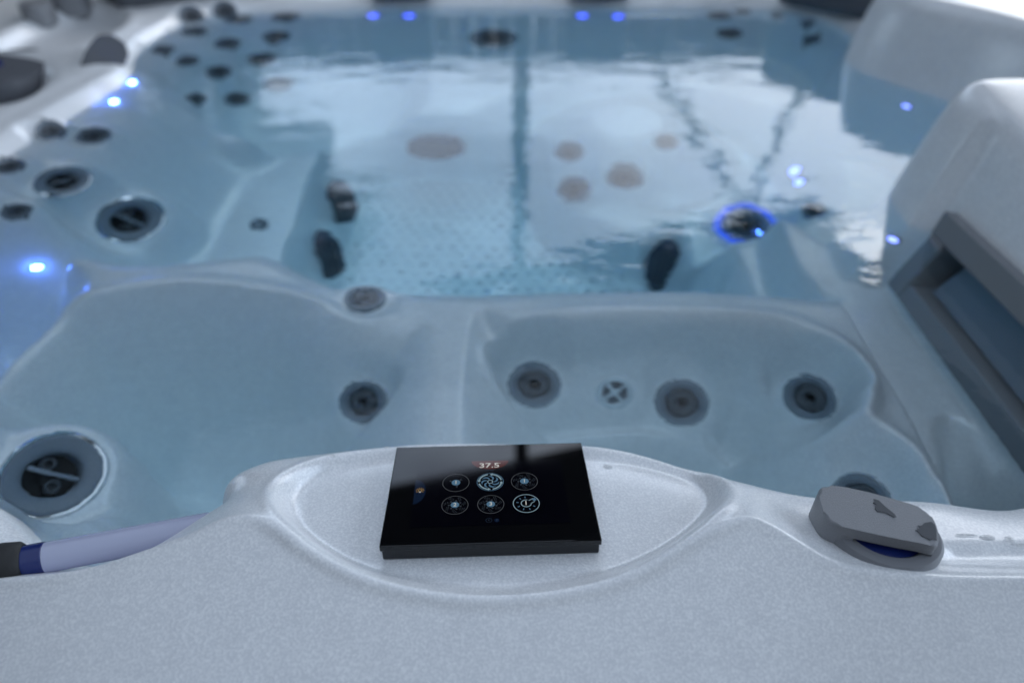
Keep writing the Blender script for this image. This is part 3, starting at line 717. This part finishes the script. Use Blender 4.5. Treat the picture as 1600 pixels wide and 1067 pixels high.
o = link('insert', lathe('knob_insert', [(.034, .0), (.033, .052), (.02, .054), (0, .054)], 32), M['bluein'], k3); o.location = (-.035, 0, 0)

# ------------------------------------------------------------------ what stands round the tub: most of it reflected in water and glass, some added to shape the light
g = link('ground', rbox('ground', 400, 400, .1, .001, 1), M['paving'], smooth=False); g.location = (0, 100, -.95); tag(g, kind='structure')
ZR = 2.0
roof = empty('patio_roof', (0, 1, ZR)); tag(roof, 'patio roof with an added pale sheet for top light and dark boards widened to shade the tub', 'roof')
poly = bpy.data.materials.new('light_diffuser'); poly.use_nodes = True; t = poly.node_tree; t.nodes.remove(t.nodes['Principled BSDF'])
a_ = t.nodes.new('ShaderNodeBsdfTranslucent'); a_.inputs['Color'].default_value = (.36, .37, .385, 1); b_ = t.nodes.new('ShaderNodeBsdfDiffuse'); b_.inputs['Color'].default_value = (.3, .33, .36, 1)
m_ = t.nodes.new('ShaderNodeMixShader'); m_.inputs[0].default_value = .12; t.links.new(a_.outputs[0], m_.inputs[1]); t.links.new(b_.outputs[0], m_.inputs[2]); t.links.new(m_.outputs[0], t.nodes['Material Output'].inputs['Surface'])
rp_ = [(2.38, 4.98), (0.0, 4.14), (-6.0, 2.05), (-6.0, -2.6), (2.45, -2.6)]
def rq(name, P, z0, z1, m): return link(name, prism(name, ccw([(x, y - 1) for x, y in P]), z0, z1), m, roof, False)
rq('shade_board', [(2.38, 4.98), (0, 3.86), (-1.25, 3.36), (-1.75, 6.6), (-6, 6.6), (-6, -2.6), (-1.6, -2.6), (-1.6, 2.45), (0, 2.9), (1.05, 3.2), (1.05, 4.34)], 0, .10, M['wood'])  # dark boards widened past the roof edge to cut light and bright reflections
rq('shade_board', [(2.38, 4.97), (1.053, 4.343), (1.053, -2.6), (2.45, -2.6), (2.45, 1.4), (3.4, 1.4), (3.4, 3.7), (2.42, 3.95)], .002, .098, M['wood'])  # right-hand boards, widened to darken the right side of the tub
bm = bmesh.new()
vs = [bm.verts.new((x, y - 1, .13)) for x, y in [(1.1, 3.28), (0, 3.0), (-1.65, 2.55), (-1.65, -2.6), (1.1, -2.6)]]; bm.faces.new(vs)
me_ = bpy.data.meshes.new('light_sheet'); bm.to_mesh(me_); bm.free(); link('light_sheet', me_, poly, roof, False)  # unseen translucent sheet, added to give soft light from above
post = empty('roof_post', (.05, 3.80, -.9)); tag(post, 'dark square post holding up the patio roof beyond the tub', 'post')
o = link('shaft', rbox('shaft', .085, .085, 2.88, .006, 2), M['wood'], post, False); o.location = (0, 0, 1.45)
o = link('base_plate', rbox('base_plate', .2, .2, .02, .003, 2), M['skirt'], post, False); o.location = (0, 0, .01)
def rope(p0, p1, label):
    P = []
    for k in range(40):
        t = k / 39; P.append(Vector(p0).lerp(Vector(p1), t) + Vector((.02 * math.sin(k * 1.9) + .015 * math.sin(k * .7), .02 * math.cos(k * 2.3), -.03 * math.sin(math.pi * t))))
    o = link('hanging_rope', tube('hanging_rope', P, [.026 + .012 * math.sin(k * 1.3) for k in range(40)], 8), M['rope']); return tag(o, label, 'rope')
rope((1.75, 4.74, 1.99), (.70, 4.74, .62), 'dark rope slanting left from the corner of the patio roof')
rope((1.80, 4.76, 1.99), (2.12, 4.76, .50), 'dark rope hanging steeply from the corner of the patio roof')
fence = empty('garden_fence', (0, 7.2, -.9)); tag(fence, 'dark boarded garden fence beyond the tub', 'fence')
bme = rbox('fence_board', .19, .03, 2.55, .004, 1)
for k in range(44):
    o = link('fence_board', bme, M['wood'], fence, False); o.location = (-4.2 + k * .196, rng.uniform(-.006, .006), 1.275 + rng.uniform(-.01, .01))
def tree(x, y, h, cz_, rad, n, label):
    t = empty('garden_tree', (x, y, -.9)); tag(t, label, 'tree')
    link('trunk', tube('trunk', [(0, 0, 0), (.05, .03, h * .4), (0, .05, h * .7), (.04, 0, h)], [.16, .12, .08, .03], 10), M['bark'], t)
    nb = 22; cl = rng.normal(size=(nb, 3)); cl = cl / np.linalg.norm(cl, axis=1)[:, None] * rng.uniform(.3, 1, (nb, 1)) * rad + [0, 0, cz_]
    k = rng.integers(0, nb, n); P = cl[k] + rng.normal(size=(n, 3)) * .30 * np.array(rad).mean() * .6
    a = rng.normal(size=(n, 3)); a /= np.linalg.norm(a, axis=1)[:, None]; b_ = np.cross(a, rng.normal(size=(n, 3))); b_ /= np.linalg.norm(b_, axis=1)[:, None]
    l = rng.uniform(.05, .10, (n, 1)); VV = np.stack([P - a * l, P + b_ * l * .5, P + a * l, P - b_ * l * .5], 1).reshape(-1, 3)
    link('crown', grid_mesh('crown', VV, np.arange(4 * n).reshape(n, 4)), M['leaf'], t, False)
tree(-2.75, 6.6, 4.6, 4.1, (1.35, 1.0, 1.15), 9000, 'leafy dark tree standing beyond the far left corner of the tub')
tree(3.6, 8.4, 2.9, 1.9, (1.3, 1.0, .8), 5000, 'bushy tree standing behind the right end of the garden fence')
hd = empty('hedge', (-4.6, 7.0, -.9)); tag(hd, 'tall clipped dark hedge left of the leafy tree', 'hedge')
P = np.concatenate([rng.uniform([-2.0, -.4, 0], [2.0, .4, 4.3], (6000, 3))]); a = rng.normal(size=(6000, 3)); a /= np.linalg.norm(a, axis=1)[:, None]; b_ = np.cross(a, rng.normal(size=(6000, 3))); b_ /= np.linalg.norm(b_, axis=1)[:, None]
link('foliage', grid_mesh('foliage', np.stack([P - a * .11, P + b_ * .07, P + a * .11, P - b_ * .07], 1).reshape(-1, 3), np.arange(24000).reshape(6000, 4)), M['leaf'], hd, False)
for k in range(6):
    o = link('stem', tube('stem', [(0, 0, 0), (.03, 0, 2), (0, .02, 4)], [.06, .04, .02], 8), M['bark'], hd); o.location = (-1.7 + k * .68, 0, 0)
hw = empty('light_block_wall', (0, -2.7, -.9)); tag(hw, 'unseen rendered wall with a door, added behind the camera to hold back light', 'light_block_wall')
o = link('wall', rbox('wall', 12, .25, 3.4, .01, 1), mat('render_wall', (.30, .29, .27), .9, bump=(40, .3)), hw, False); o.location = (0, -.13, 1.7)  # added out of view so the near rim's front gets less light
o = link('door', rbox('door', 1.8, .06, 2.1, .01, 1), M['skirt'], hw, False); o.location = (.4, .03, 1.06)
sw = empty('side_wall', (-6.1, 1.2, -.9)); tag(sw, 'dark hedge-high timber screen on the left of the patio', 'screen')
for k in range(34):
    o = link('screen_board', rbox('screen_board', .03, .19, 2.9, .004, 1) if k == 0 else sbm, M['wood'], sw, False); sbm = o.data; o.location = (rng.uniform(-.005, .005), -3.4 + k * .2, 1.45)

# repeats share a group
for o in bpy.data.objects:
    if o.parent is None and o.get('category'):
        g_ = {'headrest': 'headrests round the far rim', 'control': 'grey controls in the left rim', 'rope': 'ropes hanging from the roof corner', 'tree': 'garden trees beyond the tub'}.get(o['category'])
        if g_: o['group'] = g_
        elif o['category'] == 'water drop' and 'group' not in o:
            o['group'] = 'wet patches on the valve cap' if 'cap' in o['label'] else 'water drops on the rim'
